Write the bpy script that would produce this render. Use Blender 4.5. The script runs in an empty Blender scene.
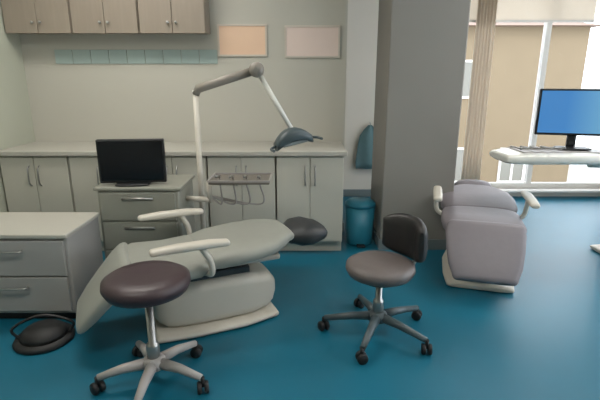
import bpy, bmesh, math, random
from mathutils import Vector, Matrix
random.seed(3)
S = bpy.context.scene
COL = S.collection
R = math.radians

# ---------------------------------------------------------------- camera, world, lights, exposure
cd = bpy.data.cameras.new('camera'); cam = bpy.data.objects.new('camera', cd); COL.objects.link(cam)
cam.location = (0, 0, 1.4); cam.rotation_euler = (R(90 - 15), 0, 0)
cd.sensor_width = 36; cd.lens = 27; cd.clip_start = 0.05
S.camera = cam
S.view_settings.view_transform = 'Standard'; S.view_settings.look = 'None'
S.view_settings.gamma = 1; S.view_settings.use_curve_mapping = False
S.view_settings.exposure = 0.0
w = bpy.data.worlds.new('sky'); S.world = w; w.use_nodes = True
bg = w.node_tree.nodes['Background']
bg.inputs['Color'].default_value = (0.86, 0.93, 1.0, 1); bg.inputs['Strength'].default_value = 5.0

def area(name, loc, rot, sx, sy, power, color):
    l = bpy.data.lights.new(name, 'AREA'); l.shape = 'RECTANGLE'; l.size = sx; l.size_y = sy
    l.energy = power; l.color = color
    o = bpy.data.objects.new(name, l); o.location = loc; o.rotation_euler = rot; COL.objects.link(o)
    return o
CEIL = 2.8
FILL_LAMPS = [(-1.3, 1.0), (1.3, 1.0), (-1.3, 2.9), (2.3, 3.4)]  # panels out of view, put in as fill light for the room
POW = [16, 20, 24, 24]
for (lx, ly), p in zip(FILL_LAMPS, POW):
    area('lamp_light', (lx, ly, CEIL - 0.075), (0, 0, 0), 1.1, 0.5, p, (1.0, 0.965, 0.91))
# daylight entering by the big window and the added, unseen side window
for nm, lc, rt, sx, sy in (('window_portal', (2.82, 5.6, 1.3), (R(-90), 0, 0), 2.25, 2.4), ('side_window_portal', (4.3, 2.0, 1.42), (0, R(90), 0), 2.15, 4.8)):
    area(nm, lc, rt, sx, sy, 1, (1, 1, 1)).data.cycles.is_portal = True      # sampling guide for the sky light through the opening
su = bpy.data.lights.new('sun', 'SUN'); su.energy = 0.8; su.angle = R(3); su.color = (1, .93, .82)
so = bpy.data.objects.new('sun', su); so.rotation_euler = (R(52), 0, R(-25)); COL.objects.link(so)

# ---------------------------------------------------------------- materials
def mat(name, col, rough=0.5, metal=0.0, noise=0.0, nscale=8.0, bump=0.0, emit=None, es=0, coat=0.0, stretch=None):
    m = bpy.data.materials.new(name); m.use_nodes = True
    nt = m.node_tree; b = nt.nodes['Principled BSDF']
    c = tuple(((x + 0.055) / 1.055) ** 2.4 if x > 0.04045 else x / 12.92 for x in [v / 255 for v in col]) + (1,)
    b.inputs['Base Color'].default_value = c
    b.inputs['Roughness'].default_value = rough; b.inputs['Metallic'].default_value = metal
    b.inputs['Coat Weight'].default_value = coat
    if noise or bump:
        tc = nt.nodes.new('ShaderNodeTexCoord'); n = nt.nodes.new('ShaderNodeTexNoise')
        n.inputs['Scale'].default_value = nscale; n.inputs['Detail'].default_value = 5
        if stretch:
            mp = nt.nodes.new('ShaderNodeMapping'); mp.inputs['Scale'].default_value = stretch
            nt.links.new(tc.outputs['Object'], mp.inputs['Vector']); nt.links.new(mp.outputs['Vector'], n.inputs['Vector'])
        else:
            nt.links.new(tc.outputs['Object'], n.inputs['Vector'])
        if noise:
            mx = nt.nodes.new('ShaderNodeMix'); mx.data_type = 'RGBA'
            mx.inputs[6].default_value = tuple(v * (1 - noise) for v in c[:3]) + (1,)
            mx.inputs[7].default_value = tuple(min(1, v * (1 + noise)) for v in c[:3]) + (1,)
            nt.links.new(n.outputs['Fac'], mx.inputs[0]); nt.links.new(mx.outputs[2], b.inputs['Base Color'])
        if bump:
            bp = nt.nodes.new('ShaderNodeBump'); bp.inputs['Strength'].default_value = bump; bp.inputs['Distance'].default_value = 0.01
            nt.links.new(n.outputs['Fac'], bp.inputs['Height']); nt.links.new(bp.outputs['Normal'], b.inputs['Normal'])
    if emit:
        b.inputs['Emission Color'].default_value = tuple((v / 255) ** 2.2 for v in emit) + (1,)
        b.inputs['Emission Strength'].default_value = es
    return m
M = dict(
    floor=mat('teal_vinyl', (17, 97, 120), 0.37, noise=0.10, nscale=3),
    wall=mat('wall_paint', (184, 181, 170), 0.75, noise=0.03, nscale=2, bump=0.03),
    wall_w=mat('window_wall_paint', (212, 206, 196), 0.75, noise=0.03, nscale=2),
    green=mat('side_wall_paint', (172, 174, 158), 0.75, noise=0.03, nscale=2),
    pillar=mat('pillar_paint', (136, 132, 126), 0.7, noise=0.05, nscale=3, bump=0.05),
    ceil=mat('ceiling_paint', (225, 220, 212), 0.8, noise=0.02),
    skirt=mat('skirting', (110, 120, 122), 0.5, noise=0.04),
    cream=mat('cream_laminate', (190, 187, 175), 0.42, noise=0.03, nscale=5),
    tan=mat('tan_wood', (141, 130, 117), 0.45, noise=0.10, nscale=5, stretch=(9, 9, 0.7)),
    top=mat('worktop', (176, 173, 164), 0.35, noise=0.08, nscale=90),
    white=mat('white_enamel', (222, 221, 214), 0.28, noise=0.015, coat=0.3),
    unit=mat('grey_enamel', (142, 142, 132), 0.35, noise=0.03, nscale=4),
    base=mat('pale_plastic', (196, 190, 178), 0.38, noise=0.03, nscale=4),
    uph=mat('grey_upholstery', (146, 147, 139), 0.48, noise=0.05, nscale=20, bump=0.08),
    uph2=mat('mauve_grey_upholstery', (120, 114, 119), 0.48, noise=0.05, nscale=20, bump=0.08),
    dark=mat('charcoal_upholstery', (48, 50, 52), 0.45, noise=0.12, nscale=25, bump=0.08),
    black=mat('black_vinyl', (36, 34, 34), 0.42, noise=0.12, nscale=25, bump=0.08),
    maroon=mat('dark_maroon_vinyl', (58, 44, 48), 0.42, noise=0.14, nscale=25, bump=0.08),
    brown=mat('brown_grey_vinyl', (104, 96, 94), 0.45, noise=0.1, nscale=25, bump=0.08),
    rubber=mat('black_rubber', (26, 26, 27), 0.6, noise=0.1),
    steel=mat('brushed_steel', (170, 168, 166), 0.3, metal=0.9, noise=0.05, nscale=30),
    pgrey=mat('pale_grey_plastic', (162, 157, 154), 0.4, noise=0.03),
    slate=mat('slate_plastic', (70, 82, 86), 0.38, noise=0.06),
    lamparm=mat('taupe_enamel', (140, 133, 124), 0.4, noise=0.04),
    screen=mat('dark_screen', (10, 14, 20), 0.16, noise=0.05),
    bezel=mat('black_bezel', (20, 21, 24), 0.4, noise=0.05),
    traybrown=mat('taupe_tray', (112, 106, 98), 0.4, noise=0.05),
    frame=mat('window_frame', (216, 212, 206), 0.4, noise=0.02),
    blind=mat('blind_cloth', (232, 224, 213), 0.8, noise=0.05, nscale=50),
    peach=mat('peach_paper', (226, 192, 164), 0.7, noise=0.03),
    pink=mat('pale_pink_paper', (222, 202, 192), 0.7, noise=0.03),
    ptrim=mat('poster_edge', (200, 190, 178), 0.5, noise=0.03),
    tealtile=mat('pale_teal_tile', (160, 176, 172), 0.3, noise=0.06, nscale=12),
    apron=mat('dark_teal_cloth', (92, 122, 128), 0.75, noise=0.12, nscale=15, bump=0.15),
    stucco=mat('tan_stucco', (124, 109, 87), 0.85, noise=0.08, nscale=2, bump=0.1),
    roof=mat('clay_roof', (130, 108, 94), 0.8, noise=0.15, nscale=4),
    pane=mat('far_pane', (120, 118, 110), 0.2, noise=0.06),
    yard=mat('yard_paving', (150, 148, 140), 0.9, noise=0.1),
    chest=mat('chest_grey', (158, 156, 153), 0.45, noise=0.03, nscale=4),
    binteal=mat('teal_plastic', (44, 128, 152), 0.35, noise=0.04),
    diff=mat('lamp_diffuser', (240, 238, 230), 0.5, noise=0.01, emit=(255, 247, 230), es=3.0),  # glow of the added ceiling panels
    bulb=mat('lens_glass', (120, 128, 130), 0.12, noise=0.05),
)
# lit blue desktop: an upright gradient of the display itself
def screen_blue():
    m = mat('lit_blue_screen', (20, 40, 70), 0.25, noise=0.0)
    nt = m.node_tree; b = nt.nodes['Principled BSDF']
    tc = nt.nodes.new('ShaderNodeTexCoord'); sp = nt.nodes.new('ShaderNodeSeparateXYZ'); cr = nt.nodes.new('ShaderNodeValToRGB')
    nt.links.new(tc.outputs['Generated'], sp.inputs[0]); nt.links.new(sp.outputs['X'], cr.inputs[0])
    cr.color_ramp.elements[0].color = (0.07, 0.27, 0.62, 1); cr.color_ramp.elements[1].color = (0.17, 0.44, 0.68, 1)
    cr.color_ramp.elements[0].position = 0.35; cr.color_ramp.elements[1].position = 0.8
    nt.links.new(cr.outputs[0], b.inputs['Emission Color']); b.inputs['Emission Strength'].default_value = 0.8
    return m
M['blue'] = screen_blue()
def cloth(m, f):
    nt = m.node_tree; b = nt.nodes['Principled BSDF']; t = nt.nodes.new('ShaderNodeBsdfTranslucent'); mx = nt.nodes.new('ShaderNodeMixShader')
    t.inputs['Color'].default_value = b.inputs['Base Color'].default_value; mx.inputs[0].default_value = f
    nt.links.new(b.outputs[0], mx.inputs[1]); nt.links.new(t.outputs[0], mx.inputs[2]); nt.links.new(mx.outputs[0], nt.nodes['Material Output'].inputs['Surface'])
cloth(M['blind'], 0.6)
gl = bpy.data.materials.new('window_glass'); gl.use_nodes = True
_b = gl.node_tree.nodes['Principled BSDF']; _b.inputs['Transmission Weight'].default_value = 1; _b.inputs['Roughness'].default_value = 0.0; _b.inputs['IOR'].default_value = 1.02
M['glass'] = gl

# ---------------------------------------------------------------- mesh helpers
def add_box(bm, x0, x1, y0, y1, z0, z1, mtx=None):
    vs = [bm.verts.new(Vector((x, y, z))) for x in (x0, x1) for y in (y0, y1) for z in (z0, z1)]
    for f in ((0, 1, 3, 2), (4, 6, 7, 5), (0, 4, 5, 1), (2, 3, 7, 6), (0, 2, 6, 4), (1, 5, 7, 3)):
        bm.faces.new([vs[i] for i in f])
    if mtx: bmesh.ops.transform(bm, matrix=mtx, verts=vs)
    return vs
def box(*a, mtx=None):
    bm = bmesh.new(); add_box(bm, *a, mtx=mtx); return bm
def add_ring_loft(bm, rings, cap=True, smooth=True):
    vr = [[bm.verts.new(Vector(p)) for p in r] for r in rings]
    n = len(vr[0])
    for a, b in zip(vr[:-1], vr[1:]):
        for i in range(n):
            f = bm.faces.new((a[i], a[(i + 1) % n], b[(i + 1) % n], b[i])); f.smooth = smooth
    if cap:
        bm.faces.new(vr[0][::-1]); bm.faces.new(vr[-1])
def add_tube(bm, pts, r, n=12):
    pts = [Vector(p) for p in pts]; rings = []
    rr = r if isinstance(r, (list, tuple)) else [r] * len(pts)
    up = None
    for i, p in enumerate(pts):
        d = (pts[min(i + 1, len(pts) - 1)] - pts[max(i - 1, 0)]).normalized()
        if up is None:
            up = Vector((0, 0, 1)) if abs(d.z) < 0.9 else Vector((1, 0, 0))
        s = d.cross(up).normalized(); u = s.cross(d).normalized(); up = u
        rings.append([p + (s * math.cos(2 * math.pi * k / n) + u * math.sin(2 * math.pi * k / n)) * rr[i] for k in range(n)])
    add_ring_loft(bm, rings)
def tube(pts, r, n=12):
    bm = bmesh.new(); add_tube(bm, pts, r, n); return bm
def curve(pts, k=8):
    P = [Vector(p) for p in pts]; P = [2 * P[0] - P[1]] + P + [2 * P[-1] - P[-2]]; out = []
    for i in range(1, len(P) - 2):
        for j in range(k):
            t = j / k; a, b, c, d = P[i - 1:i + 3]
            out.append(0.5 * ((2 * b) + (c - a) * t + (2 * a - 5 * b + 4 * c - d) * t * t + (3 * b - a - 3 * c + d) * t ** 3))
    return out + [P[-2]]
def add_lathe(bm, prof, n=32, loc=(0, 0, 0), mtx=None):
    rings = [[Vector((r * math.cos(2 * math.pi * k / n), r * math.sin(2 * math.pi * k / n), z)) for k in range(n)] for r, z in prof]
    if mtx: rings = [[mtx @ p for p in r] for r in rings]
    rings = [[p + Vector(loc) for p in r] for r in rings]
    add_ring_loft(bm, rings)
def lathe(prof, n=32, loc=(0, 0, 0), mtx=None):
    bm = bmesh.new(); add_lathe(bm, prof, n, loc, mtx); return bm
def sell(c, wx, hz, e=3.2, n=28):
    """superellipse ring in the YZ plane about c"""
    out = []
    for k in range(n):
        t = 2 * math.pi * k / n; ct, st = math.cos(t), math.sin(t)
        out.append(Vector((c[0], c[1] + math.copysign(abs(ct) ** (2 / e), ct) * wx, c[2] + math.copysign(abs(st) ** (2 / e), st) * hz)))
    return out
def cushion(stations, e=3.2):
    """stations: (x, zc, halfwidth, halfthick) along x; ends get rounded"""
    bm = bmesh.new(); st = list(stations)
    a, b = st[0], st[-1]
    def end(s, sg):
        o = []
        for t in (0.0, 0.35, 0.7, 0.92):
            q = math.sqrt(1 - t * t)
            o.append((s[0] + sg * t * s[3] * 1.0, s[1], s[2] - (1 - q) * s[3], s[3] * q))
        return o
    full = end(a, -1)[::-1] + st[1:-1] + end(b, 1)
    add_ring_loft(bm, [sell((x, 0, z), wd, th, e) for x, z, wd, th in full])
    return bm
def obj(name, bm, m, parent=None, bevel=0.0, seg=2, smooth=False):
    bmesh.ops.recalc_face_normals(bm, faces=bm.faces)
    if bevel:
        es = [e for e in bm.edges if len(e.link_faces) == 2 and e.calc_face_angle(0) > R(40)]
        bmesh.ops.bevel(bm, geom=es, offset=bevel, segments=seg, affect='EDGES', profile=0.5, clamp_overlap=True)
        for f in bm.faces: f.smooth = False
    if smooth:
        for f in bm.faces: f.smooth = True
    me = bpy.data.meshes.new(name); bm.to_mesh(me); bm.free()
    me.materials.append(M[m] if isinstance(m, str) else m)
    o = bpy.data.objects.new(name, me); COL.objects.link(o)
    if parent: o.parent = parent
    return o
def tag(o, label, cat, group=None):
    o['label'] = label; o['category'] = cat
    if group: o['group'] = group
    return o
def thing(name, label, cat, loc=(0, 0, 0), rz=0, group=None):
    o = bpy.data.objects.new(name, None); COL.objects.link(o); o.empty_display_size = 0.1
    o.location = loc; o.rotation_euler = (0, 0, rz)
    return tag(o, label, cat, group)
def struct(name, bm, m, bevel=0.0, parent=None):
    o = obj(name, bm, m, parent, bevel)
    if not parent: o['kind'] = 'structure'
    return o
def copy_tree(o, parent=None):
    c = o.copy(); COL.objects.link(c); c.parent = parent
    for ch in list(o.children): copy_tree(ch, c)
    return c

# ---------------------------------------------------------------- setting
XL, XR, YB, YF = -2.38, 4.1, 5.4, -1.2        # left wall, right wall, far wall, wall behind the viewer
YM, XM = 4.05, 0.40                            # nearer back wall and its corner
struct('floor', box(XL - .15, XR + .15, YF - .15, YB + .15, -0.12, 0), 'floor')
struct('ceiling', box(XL - .15, XR + .15, YF - .15, YB + .15, CEIL, CEIL + .12), 'ceil')
struct('wall_left', box(XL - .15, XL, YF, YB, 0, CEIL), 'green')
bm = bmesh.new(); SY0, SY1, SZ0, SZ1 = -.4, 4.4, .35, 2.5  # opening for the added side window, out of view
add_box(bm, XR, XR + .15, YF, SY0, 0, CEIL); add_box(bm, XR, XR + .15, SY1, YB, 0, CEIL)
add_box(bm, XR, XR + .15, SY0, SY1, 0, SZ0); add_box(bm, XR, XR + .15, SY0, SY1, SZ1, CEIL)
struct('wall_right', bm, 'wall_w')
struct('wall_front', box(XL - .15, XR + .15, YF - .15, YF, 0, CEIL), 'wall')
struct('wall_back', box(XL, XM, YM, YB, 0, CEIL), 'wall')
WX0, WX1, WZ0, WZ1 = 1.7, 3.95, 0.10, 2.5
bm = bmesh.new()
add_box(bm, XM, WX0, YB, YB + .15, 0, CEIL); add_box(bm, WX1, XR + .15, YB, YB + .15, 0, CEIL)
add_box(bm, WX0, WX1, YB, YB + .15, 0, WZ0); add_box(bm, WX0, WX1, YB, YB + .15, WZ1, CEIL)
struct('wall_window', bm, 'wall_w')
struct('wall_pillar', box(0.68, 1.27, 3.6, 4.2, 0, CEIL), 'pillar', bevel=0.012)
struct('baseboard_back', box(XM, WX0 - .05, YB - .014, YB, 0, .09), 'skirt', bevel=.003)
struct('baseboard_corner', box(XM, XM + .014, YM, YB - .014, 0, .09), 'skirt', bevel=.003)
bm = bmesh.new()
add_box(bm, .667, 1.283, 3.586, 3.6, 0, .09); add_box(bm, .667, .68, 3.6, 4.2, 0, .09); add_box(bm, 1.27, 1.283, 3.6, 4.2, 0, .09)
struct('baseboard_pillar', bm, 'skirt')
bm = bmesh.new()
for i in range(9): add_box(bm, -2.1 + i * .155, -2.1 + i * .155 + .151, YM - .008, YM, 1.53, 1.645)
struct('trim_1', bm, 'tealtile', bevel=.002)
# window: frame, mullions, panes, sill
bm = bmesh.new(); f = .06; y0, y1 = YB + .03, YB + .10
add_box(bm, WX0, WX1, y0, y1, WZ0, WZ0 + f); add_box(bm, WX0, WX1, y0, y1, WZ1 - f, WZ1)
for x in (WX0, (WX0 + WX1) / 2 - f / 2, WX1 - f): add_box(bm, x, x + f, y0, y1, WZ0 + f, WZ1 - f)
win = struct('window_1', bm, 'frame')
for i in range(2):
    a = WX0 + f + i * ((WX1 - WX0) / 2 - f / 2); obj('pane', box(a, a + (WX1 - WX0) / 2 - 1.5 * f, y0 + .03, y0 + .036, WZ0 + f, WZ1 - f), 'glass', win)
obj('window_sill', box(WX0 - .04, WX1 + .04, YB - .10, YB + .03, WZ0 - .03, WZ0), 'frame', win, bevel=.006)

bm = bmesh.new(); x0, x1 = XR + .03, XR + .10  # unseen side window, added so daylight brightens the floor at right
add_box(bm, x0, x1, SY0, SY1, SZ0, SZ0 + f); add_box(bm, x0, x1, SY0, SY1, SZ1 - f, SZ1)
for y in (SY0, (SY0 + SY1) / 2 - f / 2, SY1 - f): add_box(bm, x0, x1, y, y + f, SZ0 + f, SZ1 - f)
win_added = struct('window_2', bm, 'frame')
for i in range(2):
    a = SY0 + f + i * ((SY1 - SY0) / 2 - f / 2); obj('pane', box(x0 + .03, x0 + .036, a, a + (SY1 - SY0) / 2 - 1.5 * f, SZ0 + f, SZ1 - f), 'glass', win_added)
obj('window_sill', box(XR - .10, XR + .03, SY0 - .04, SY1 + .04, SZ0 - .03, SZ0), 'frame', win_added, bevel=.006)
# unseen ceiling panels, added to brighten the room
for i, (lx, ly) in enumerate(FILL_LAMPS):
    t = thing('ceiling_lamp', ['ceiling lamp panel by the left wall nearest the viewer', 'ceiling lamp panel right of the aisle nearest the viewer',
        'ceiling lamp panel above the grey dental chair on the left', 'ceiling lamp panel above the dental chair beside the window'][i], 'ceiling lamp', (lx, ly, CEIL), 0, 'ceiling lamp panels')
    bm = bmesh.new()
    for a in ((-.6, .6, -.3, -.27), (-.6, .6, .27, .3), (-.6, -.57, -.27, .27), (.57, .6, -.27, .27)): add_box(bm, *a, -.07, 0)
    obj('lamp_frame', bm, 'white', t); obj('diffuser', box(-.57, .57, -.27, .27, -.06, -.045), 'diff', t)

# view outside the window
struct('ground_outside', box(-12, 24, 8, 30, -3.3, -3.2), 'yard')
h = thing('house', 'tan stucco house seen outside through the bright window', 'house', (7.6, 15, -3.2))
obj('wall', box(-3.6, 1.5, 0, 5, 0, 6.25), 'stucco', h)
bm = bmesh.new(); 
for (ya, za), (yb, zb) in (((-.35, 6.2), (2.5, 7.2)),):
    vs = [bm.verts.new(v) for v in ((-3.9, -.35, 6.2), (1.75, -.35, 6.2), (1.75, 5.35, 6.2), (-3.9, 5.35, 6.2), (-3.6, 2.5, 6.75), (1.4, 2.5, 6.75))]
    for q in ((0, 1, 5, 4), (2, 3, 4, 5), (1, 2, 5), (3, 0, 4), (0, 3, 2, 1)): bm.faces.new([vs[i] for i in q])
obj('roof', bm, 'roof', h)
for x, z in ((-2.9, 4.0), (-2.9, 1.2), (-.9, 1.2)):
    bm = bmesh.new()
    add_box(bm, x, x + .9, -.05, .0, z, z + .07); add_box(bm, x, x + .9, -.05, 0, z + 1.13, z + 1.2)
    for q in (0, .42, .83): add_box(bm, x + q, x + q + .07, -.05, 0, z + .07, z + 1.13)
    fr = obj('window_frame', bm, 'frame', h); obj('pane', box(x + .05, x + .85, -.02, .005, z + .05, z + 1.15), 'pane', fr)

# roller blind and curtain at the window
t = thing('roller_blind', 'pale beige roller blind drawn down at top of window', 'blind', ((WX0 + WX1) / 2, YB - .03, 2.5))
obj('roller', tube([(-1.06, -.02, .03), (1.06, -.02, .03)], .03), 'frame', t)
obj('blind_cloth', box(-1.02, .45, -.012, -.008, -.46, .03), 'blind', t); obj('bottom_bar', box(-1.02, .45, -.018, -.002, -.485, -.46), 'frame', t)
for x in (-1.08, 1.06): obj('bracket', box(x, x + .02, -.06, .03, -.02, .08), 'frame', t)
bm = bmesh.new(); N = 60
for s in (0, 1):
    pass
fr_, bk_ = [], []
rings = []
for z in (2.62, 2.2, 1.6, 1.0, .55, .12):
    k = 1 + .10 * (2.6 - z) / 2.5; o_ = []
    for i in range(N + 1): x = .20 * (i / N - .5) * k; o_.append((2.04 + x, YB - .13 + .028 * math.sin(i / N * 6 * 2 * math.pi), z))
    for i in range(N, -1, -1): x = .20 * (i / N - .5) * k; o_.append((2.04 + x, YB - .126 + .028 * math.sin(i / N * 6 * 2 * math.pi), z))
    rings.append(o_)
t = thing('curtain', 'pale gathered curtain hanging at left edge of the window', 'curtain', (0, 0, 0))
add_ring_loft(bm, rings); obj('cloth', bm, 'blind', t)
obj('rail', tube([(1.82, YB - .128, 2.63), (4.05, YB - .128, 2.63)], .014), 'steel', t)
for x in (1.9, 3.98): obj('bracket', tube([(x, YB - .128, 2.63), (x, YB, 2.63)], .009), 'steel', t)

# ---------------------------------------------------------------- cabinets on the back wall
def base_cabinet(x, label):
    t = thing('base_cabinet', label, 'cabinet', (x, 3.5, 0), 0, 'base cabinets along the back wall')
    bm = bmesh.new(); add_box(bm, .002, .538, .02, .545, .10, .82); add_box(bm, .002, .538, .07, .54, 0, .10)
    obj('carcass', bm, 'cream', t)
    for i in range(2):
        a = .006 + i * .266
        d = obj('door', box(a, a + .262, 0, .019, .11, .81), 'cream', t, bevel=.003)
        hx = a + (.225 if i == 0 else .037)
        obj('handle', tube(curve([(hx, .002, .58), (hx, -.026, .60), (hx, -.03, .66), (hx, -.026, .72), (hx, .002, .74)], 5), .006, 8), 'steel', d)
    return t
for i, n in enumerate(['leftmost of the five cream base cabinets along the back wall', 'cream base cabinet second from left, behind the black monitor cart',
        'middle one of the five cream base cabinets along the back wall', 'cream base cabinet second from right, behind the grey chair headrest',
        'rightmost cream base cabinet at the corner of the back wall']):
    base_cabinet(XL + .01 + i * .545, n)
tag(obj('worktop', box(XL, .37, 3.47, YM, .822, .86), 'top', bevel=.006), 'long pale grey worktop over the cream base cabinets', 'worktop')
def wall_cabinet(x, label):
    t = thing('wall_cabinet', label, 'cabinet', (x, 3.84, 1.77), 0, 'tan cabinets hung on the back wall')
    obj('carcass', box(.002, .533, .02, .21, 0, .72), 'tan', t)
    for i in range(2):
        a = .005 + i * .264; d = obj('door', box(a, a + .26, 0, .019, -.012, .715), 'tan', t, bevel=.003)
        hx = a + (.23 if i == 0 else .03)
        obj('knob', lathe([(.004, 0), (.005, .012), (.011, .016), (.012, .022), (.006, .027)], 14, (hx, 0, .07), Matrix.Rotation(R(90), 4, 'X')), 'steel', d, smooth=True)
for i, n in enumerate(['leftmost tan wood wall cabinet beside the left wall', 'middle tan wood wall cabinet of the three on the back wall', 'rightmost tan wood wall cabinet, nearest the peach poster']):
    wall_cabinet(XL + .01 + i * .54, n)

# posters
def poster(x0, x1, z0, z1, m, label):
    t = thing('poster', label, 'poster', ((x0 + x1) / 2, YM, z0)); hw, hh = (x1 - x0) / 2, z1 - z0
    bm = bmesh.new()
    for a in ((-hw, hw, 0, .015), (-hw, hw, hh - .015, hh)): add_box(bm, a[0], a[1], -.014, 0, a[2], a[3])
    for a in ((-hw, -hw + .015), (hw - .015, hw)): add_box(bm, a[0], a[1], -.014, 0, .015, hh - .015)
    obj('frame', bm, 'ptrim', t); obj('sheet', box(-hw + .015, hw - .015, -.008, 0, .015, hh - .015), m, t)
poster(-.70, -.28, 1.59, 1.85, 'peach', 'peach coloured plain sheet in thin frame above the operating lamp')
poster(-.13, .34, 1.58, 1.84, 'pink', 'pale pink plain sheet in thin frame near the wall corner')

# apron on a hook in the recess
t = thing('apron', 'dark teal apron hanging on wall hook left of the pillar', 'apron', (.84, YB, 1.12))
t.location = (.83, YB, .86)
rings = []
for z, wd, yy in ((.02, .02, .035), (-.03, .07, .045), (-.10, .12, .05), (-.2, .14, .05), (-.32, .155, .052), (-.42, .165, .05), (-.50, .16, .05)):
    o_ = []
    n = 24
    for k in range(n):
        a = 2 * math.pi * k / n; o_.append((wd * math.cos(a), -yy + .022 * math.sin(a) + .010 * math.sin(5 * math.cos(a) + z * 4), z))
    rings.append(o_)
bm = bmesh.new(); add_ring_loft(bm, rings); obj('cloth', bm, 'apron', t)
obj('hook', tube(curve([(0, 0, .05), (0, -.03, .04), (0, -.05, .02), (0, -.062, .04)], 5), .006, 8), 'steel', t)

# ---------------------------------------------------------------- dental chairs
def dental_chair(label, loc, rz, u, hd, px=0):
    t = thing('dental_chair', label, 'dental chair', loc, rz, 'dental chairs')
    # pedestal: floor plate, skirted body, lift arm
    PX = px
    obj('floor_plate', cushion([(PX - .38, .022, .22, .022), (PX - .2, .022, .24, .022), (PX + .1, .022, .24, .022), (PX + .30, .022, .20, .022)], 4), 'base', t)
    obj('pedestal', cushion([(PX - .28, .16, .165, .13), (PX - .2, .172, .185, .142), (PX, .175, .19, .147), (PX + .16, .168, .18, .14), (PX + .22, .16, .16, .125)], 4.5), 'base', t)
    bm = bmesh.new(); add_tube(bm, [(PX - .18, 0, .28), (PX, 0, .34)], [.075, .07], 16); add_box(bm, -.32, .34, -.16, .16, .315, .35)
    obj('lift_frame', bm, 'dark', t)
    lr = obj('leg_rest', cushion([(-.04, 0, .20, .034), (.03, 0, .225, .042), (.15, 0, .245, .048), (.27, 0, .255, .048), (.31, 0, .25, .044)]), u, t)
    lr.data.transform(Matrix.Translation((-.535, 0, .20)) @ Matrix.Rotation(R(-48), 4, 'Y'))
    obj('seat', cushion([(-.34, .40, .245, .045), (-.27, .41, .27, .058), (-.1, .402, .28, .055), (.04, .41, .275, .06), (.10, .42, .255, .053)]), u, t)
    b = obj('backrest', cushion([(.09, .43, .255, .048), (.17, .44, .28, .055), (.34, .455, .285, .056), (.48, .47, .26, .052), (.56, .482, .20, .045), (.60, .487, .16, .038)]), u, t)
    bm = bmesh.new(); add_box(bm, .05, .54, -.15, .15, .355, .39)
    obj('back_shell', bm, 'base', b, bevel=.012)
    hr = obj('headrest', cushion([(.655, .455, .12, .05), (.70, .46, .155, .07), (.77, .462, .16, .074), (.83, .458, .13, .058)], 2.6), hd, t)
    hr['label'] = 'headrest cushion' if hd == u else 'dark headrest cushion'
    bm = bmesh.new(); add_box(bm, .50, .72, -.03, .03, .425, .445); obj('headrest_bar', bm, 'steel', hr, bevel=.004)
    for s in (-1, 1):
        a = obj('armrest', cushion([(-.20, .575, .030, .018), (-.08, .58, .033, .022), (.08, .58, .033, .022), (.17, .575, .03, .018)], 2.5), 'base', t)
        for v in list(a.data.vertices): v.co.y += s * .315
        obj('armrest_post', tube(curve([(.04, s * .315, .565), (.08, s * .32, .49), (.09, s * .30, .41), (.08, s * .2, .37)], 6), .017, 10), 'base', a)
    return t
dental_chair('pale grey dental chair on the left, lying flat with dark headrest', (-.67, 2.44, 0), R(24), 'uph', 'dark', .19)
dental_chair('mauve grey dental chair standing right of the pillar', (1.34, 3.2, 0), R(74), 'uph2', 'uph2')

# ---------------------------------------------------------------- instrument units
def handpiece(t, p, hose_to, drop):
    x, y, z = p
    h_ = obj('handpiece', tube([(x, y, z), (x, y - .05, z + .012), (x, y - .12, z + .02), (x, y - .16, z + .035)], [.008, .010, .008, .006], 10), 'steel', t)
    q = Vector(hose_to)
    obj('hose', tube(curve([(x, y, z), (x, y + .02, z - .06 * drop), (x, (y + q.y) / 2, z - .2 * drop), tuple(q)], 8), .006, 8), 'pgrey', h_)
# first unit: cart behind the chair, tray on an arm
U = thing('instrument_cart', 'grey green dental instrument cart under the black monitor', 'dental unit', (-1.06, 3.05, 0))
obj('cabinet', box(-.27, .27, -.2, .2, .07, .70), 'unit', U, bevel=.02, seg=3)
obj('top_plate', box(-.285, .285, -.215, .215, .70, .722), 'unit', U, bevel=.008)
for i in range(3):
    d = obj('drawer', box(-.245, .245, -.215, -.199, .10 + i * .2, .285 + i * .2), 'unit', U, bevel=.004)
    obj('handle', tube([(-.1, -.222, .25 + i * .2), (.1, -.222, .25 + i * .2)], .008, 10), 'steel', d)
for sx in (-.22, .22):
    for sy in (-.15, .15): obj('caster', lathe([(.004, -.012), (.030, -.012), (.034, -.006), (.034, .006), (.030, .012), (.004, .012)], 18, (sx, sy, .034), Matrix.Rotation(R(90), 4, 'Y')), 'rubber', U)
bm = tube([(.2, 0, .60), (.44, -.06, .60)], .02); add_tube(bm, [(.44, -.06, .585), (.44, -.06, .735)], .018); add_tube(bm, [(.44, -.06, .72), (.62, -.06, .72)], .018)
obj('tray_arm', bm, 'base', U)
tr = obj('tray', box(.46, .86, -.19, .07, .735, .752), 'traybrown', U, bevel=.005)
bm = bmesh.new(); add_box(bm, .46, .86, -.195, -.185, .752, .764); add_box(bm, .46, .86, .065, .075, .752, .764); add_box(bm, .455, .465, -.19, .07, .752, .764); add_box(bm, .855, .865, -.19, .07, .752, .764)
obj('tray_rim', bm, 'pgrey', tr)
for i in range(4): handpiece(U, (.52 + i * .09, -.10, .772), (.44, -.03, .62), 1)
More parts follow.
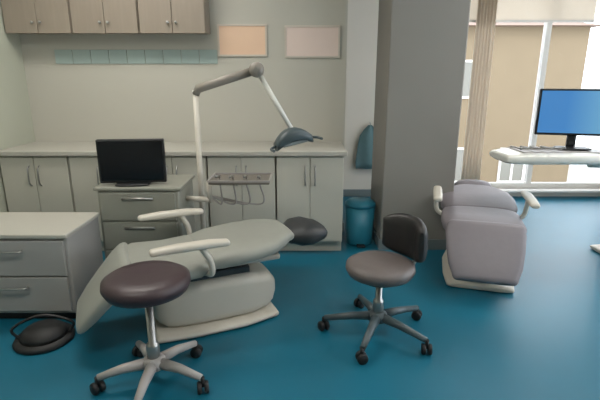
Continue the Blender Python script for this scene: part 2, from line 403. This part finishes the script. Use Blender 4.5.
# second unit, standing at the window side
V = thing('instrument_cart', 'white dental unit with wide tray under the blue screen', 'dental unit', (2.72, 3.45, 0))
obj('floor_plate', cushion([(-.22, .02, .18, .02), (0, .02, .22, .02), (.22, .02, .18, .02)], 4), 'base', V)
obj('cabinet', box(-.17, .2, -.17, .17, .03, .80), 'white', V, bevel=.03, seg=3)
obj('tray_arm', tube([(-.1, -.05, .76), (-.6, -.2, .80)], .024), 'white', V)
bm = cushion([(-1.24, .855, .17, .034), (-1.15, .86, .2, .042), (-.7, .86, .2, .042), (-.30, .855, .18, .034)], 4)
tr = obj('tray', bm, 'white', V); tr.data.transform(Matrix.Translation((0, -.18, 0)))
obj('mat', box(-1.15, -.55, -.13, .13, .90, .905), 'pgrey', tr, bevel=.002).data.transform(Matrix.Translation((0, -.18, 0)))
for i in range(4): handpiece(V, (-1.13 + i * .075, -.22, .917), (-1.13 + i * .075, -.06, .912), 0)
obj('bowl', lathe([(.02, .80), (.06, .81), (.11, .85), (.13, .885), (.122, .885), (.1, .855), (.05, .825), (.01, .82)], 28, (.06, 0, 0)), 'white', V, smooth=True)

def monitor(label, loc, rz, wd, ht, lift, scr):
    t = thing('monitor', label, 'monitor', loc, rz, 'monitors on the dental units')
    obj('casing', box(-wd / 2, wd / 2, -.018, .018, lift, lift + ht), 'bezel', t, bevel=.008)
    obj('screen', box(-wd / 2 + .014, wd / 2 - .014, -.0205, -.0165, lift + .018, lift + ht - .014), scr, t)
    obj('back_cover', box(-wd * .3, wd * .3, .012, .05, lift + ht * .15, lift + ht * .8), 'bezel', t, bevel=.014)
    obj('stand_neck', box(-.03, .03, .03, .06, .008, lift + ht * .4), 'bezel', t, bevel=.006)
    obj('stand_foot', cushion([(-.10, .008, .07, .008), (0, .008, .085, .008), (.10, .008, .07, .008)], 3), 'bezel', t)
    return t
monitor('black monitor with dark screen standing on the grey green cart', (-1.11, 2.94, .7225), R(6), .43, .29, .012, 'screen')
monitor('monitor with lit blue screen above the white tray at right', (1.99, 3.28, .9065), R(-14), .53, .33, .10, 'blue')

# ---------------------------------------------------------------- operating light on its pole
L = thing('operating_lamp', 'dental operating lamp with slate head on a jointed arm over chair', 'lamp', (-.71, 3.14, 0))
obj('lamp_base', lathe([(.105, 0), (.105, .012), (.09, .025), (.05, .035), (.025, .05)], 32), 'base', L)
obj('pole', tube([(0, 0, .04), (0, 0, 1.33)], .02, 16), 'base', L)
el = Vector((.43, -.10, 1.46)); hdp = Vector((.655, -.2, 1.06))
bm = tube([(0, 0, 1.30), (.02, 0, 1.34), tuple(el)], [.026, .030, .028], 14)
obj('upper_arm', bm, 'lamparm', L)
bm = lathe([(.01, -.06), (.046, -.055), (.05, 0), (.046, .055), (.01, .06)], 20, tuple(el), Matrix.Rotation(R(90), 4, 'X'))
obj('elbow', bm, 'lamparm', L)
obj('lower_arm', tube([tuple(el), tuple(hdp + Vector((0, .0, .03)))], [.017, .015], 12), 'white', L)
hm = Matrix.Translation(hdp) @ Matrix.Rotation(R(-12), 4, 'Y') @ Matrix.Rotation(R(20), 4, 'Z')
bm = bmesh.new(); rings = []
for i in range(9):
    a = (i / 8 - .5) * 2; x = a * .125; zz = .05 * (1 - a * a) ; hy = .065 * (1 - .35 * a * a); hz = .048 * (1 - .45 * a * a) + .002
    rings.append([hm @ Vector((x, p.y, p.z)) for p in sell((x, 0, zz - .06), hy, hz, 2.8, 24)])
add_ring_loft(bm, rings); H = obj('lamp_head', bm, 'slate', L)
bm = bmesh.new(); add_box(bm, -.085, .085, -.045, .045, -.072, -.052, mtx=hm); obj('lens', bm, 'bulb', H, bevel=.004)
for s in (-1, 1):
    obj('handle', tube([hm @ Vector(p) for p in curve([(s * .11, 0, -.05), (s * .15, -.01, -.06), (s * .165, -.03, -.065), (s * .165, -.09, -.07)], 5)], .009, 8), 'slate', H)

# ---------------------------------------------------------------- stools
def stool(label, loc, rz, seat_m, base_m, h, back=True, seat_r=.2, reach=.27):
    t = thing('stool', label, 'stool', loc, rz, 'wheeled stools')
    r = seat_r
    obj('seat', lathe([(.02, h - .085), (r - .05, h - .085), (r - .015, h - .075), (r, h - .045), (r - .004, h - .02), (r - .03, h - .004), (r - .09, h), (.01, h - .004)], 40), seat_m, t, smooth=True)
    obj('seat_plate', lathe([(.03, h - .115), (.11, h - .11), (.13, h - .084), (.02, h - .084)], 28), 'rubber', t)
    obj('gas_column', lathe([(.03, .085), (.03, .20), (.026, .21), (.018, .215), (.018, h - .1)], 20), 'steel', t)
    obj('hub', lathe([(.03, .075), (.052, .085), (.052, .125), (.034, .14)], 24), base_m, t)
    for k in range(5):
        a = 2 * math.pi * k / 5; c, s = math.cos(a), math.sin(a)
        g = obj('base_leg', tube([(.03 * c, .03 * s, .108), (.14 * c, .14 * s, .102), (reach * c, reach * s, .078)], [.027, .022, .016], 12), base_m, t)
        cx, cy = (reach + .005) * c, (reach + .005) * s
        bm = bmesh.new()
        for off in (-.016, .016):
            q = Matrix.Rotation(a + .6, 4, 'Z') @ Matrix.Rotation(R(90), 4, 'Y')
            d = Matrix.Rotation(a + .6, 4, 'Z') @ Vector((off, 0, 0))
            add_lathe(bm, [(.003, -.010), (.026, -.010), (.029, -.005), (.029, .005), (.026, .010), (.003, .010)], 18, (cx + d.x, cy + d.y, .029), q)
        add_tube(bm, [(cx, cy, .035), (cx, cy, .082)], .010, 10)
        obj('caster', bm, 'rubber', g)
    if back:
        bm = bmesh.new(); rings = []
        for i in range(13):
            u = i / 12 * 2 - 1; ang = u * R(48); rad = r + .02
            hz = .125 * (1 - .35 * abs(u) ** 3); c = Vector((rad * math.cos(ang), rad * math.sin(ang), h + .10)); n = Vector((math.cos(ang), math.sin(ang), 0))
            th = .034 if abs(u) < .95 else .012
            rings.append([c + n * p.y + Vector((0, 0, p.z)) for p in sell((0, 0, 0), th, hz, 2.8, 20)])
        add_ring_loft(bm, rings); b = obj('backrest', bm, 'black', t)
        obj('back_bar', tube(curve([(.08, 0, h - .10), (r + .02, 0, h - .10), (r + .075, 0, h - .03), (r + .06, 0, h + .10)], 6), .012, 10), 'steel', b)
    return t
stool('dark maroon round stool with pale legs in the left foreground', (-.69, 1.86, 0), R(54), 'maroon', 'pgrey', .56, back=False, seat_r=.195, reach=.25)
stool('black wheeled stool with backrest on the open floor by the pillar', (.44, 2.29, 0), R(30), 'brown', 'slate', .445, back=True, seat_r=.19, reach=.30)

# ---------------------------------------------------------------- foot control on the floor at left
P = thing('foot_control', 'black foot control on the floor at lower left edge', 'foot control', (-1.42, 2.22, 0), R(15))
obj('base_plate', lathe([(.15, 0), (.155, .012), (.145, .03), (.02, .034)], 36), 'rubber', P, smooth=False)
obj('pedal', lathe([(.12, .03), (.115, .055), (.09, .078), (.04, .088), (.004, .09)], 32), 'rubber', P, smooth=True)
obj('handle', tube(curve([(-.12, 0, .02), (-.15, 0, .09), (0, 0, .15), (.15, 0, .09), (.12, 0, .02)], 8), .008, 8), 'black', P)

# ---------------------------------------------------------------- low chest at left, bin beside the pillar
t = thing('drawer_chest', 'low grey drawer chest beside the foot control at the left edge', 'cabinet', (-1.71, 2.62, 0))
obj('carcass', box(-.38, .38, -.20, .22, .05, .53), 'chest', t, bevel=.008)
obj('plinth', box(-.35, .35, -.17, .2, 0, .05), 'rubber', t)
obj('top_plate', box(-.39, .39, -.225, .23, .53, .555), 'top', t, bevel=.006)
for i in range(2):
    d = obj('drawer', box(-.36, .36, -.219, -.199, .075 + i * .225, .29 + i * .225), 'chest', t, bevel=.004)
    obj('handle', tube(curve([(-.12, -.217, .23 + i * .225), (-.11, -.245, .23 + i * .225), (.11, -.245, .23 + i * .225), (.12, -.217, .23 + i * .225)], 5), .007, 8), 'steel', d)
t = thing('bin', 'teal pedal bin between the cabinets and the pillar', 'bin', (.525, 3.78, 0))
obj('bucket', lathe([(.02, 0), (.105, 0), (.112, .02), (.128, .34), (.02, .34)], 32), 'binteal', t)
obj('lid', lathe([(.02, .34), (.133, .34), (.133, .365), (.11, .385), (.05, .398), (.005, .40)], 32), 'binteal', t)
obj('pedal', box(-.035, .035, -.165, -.09, .008, .02), 'rubber', t, bevel=.004)
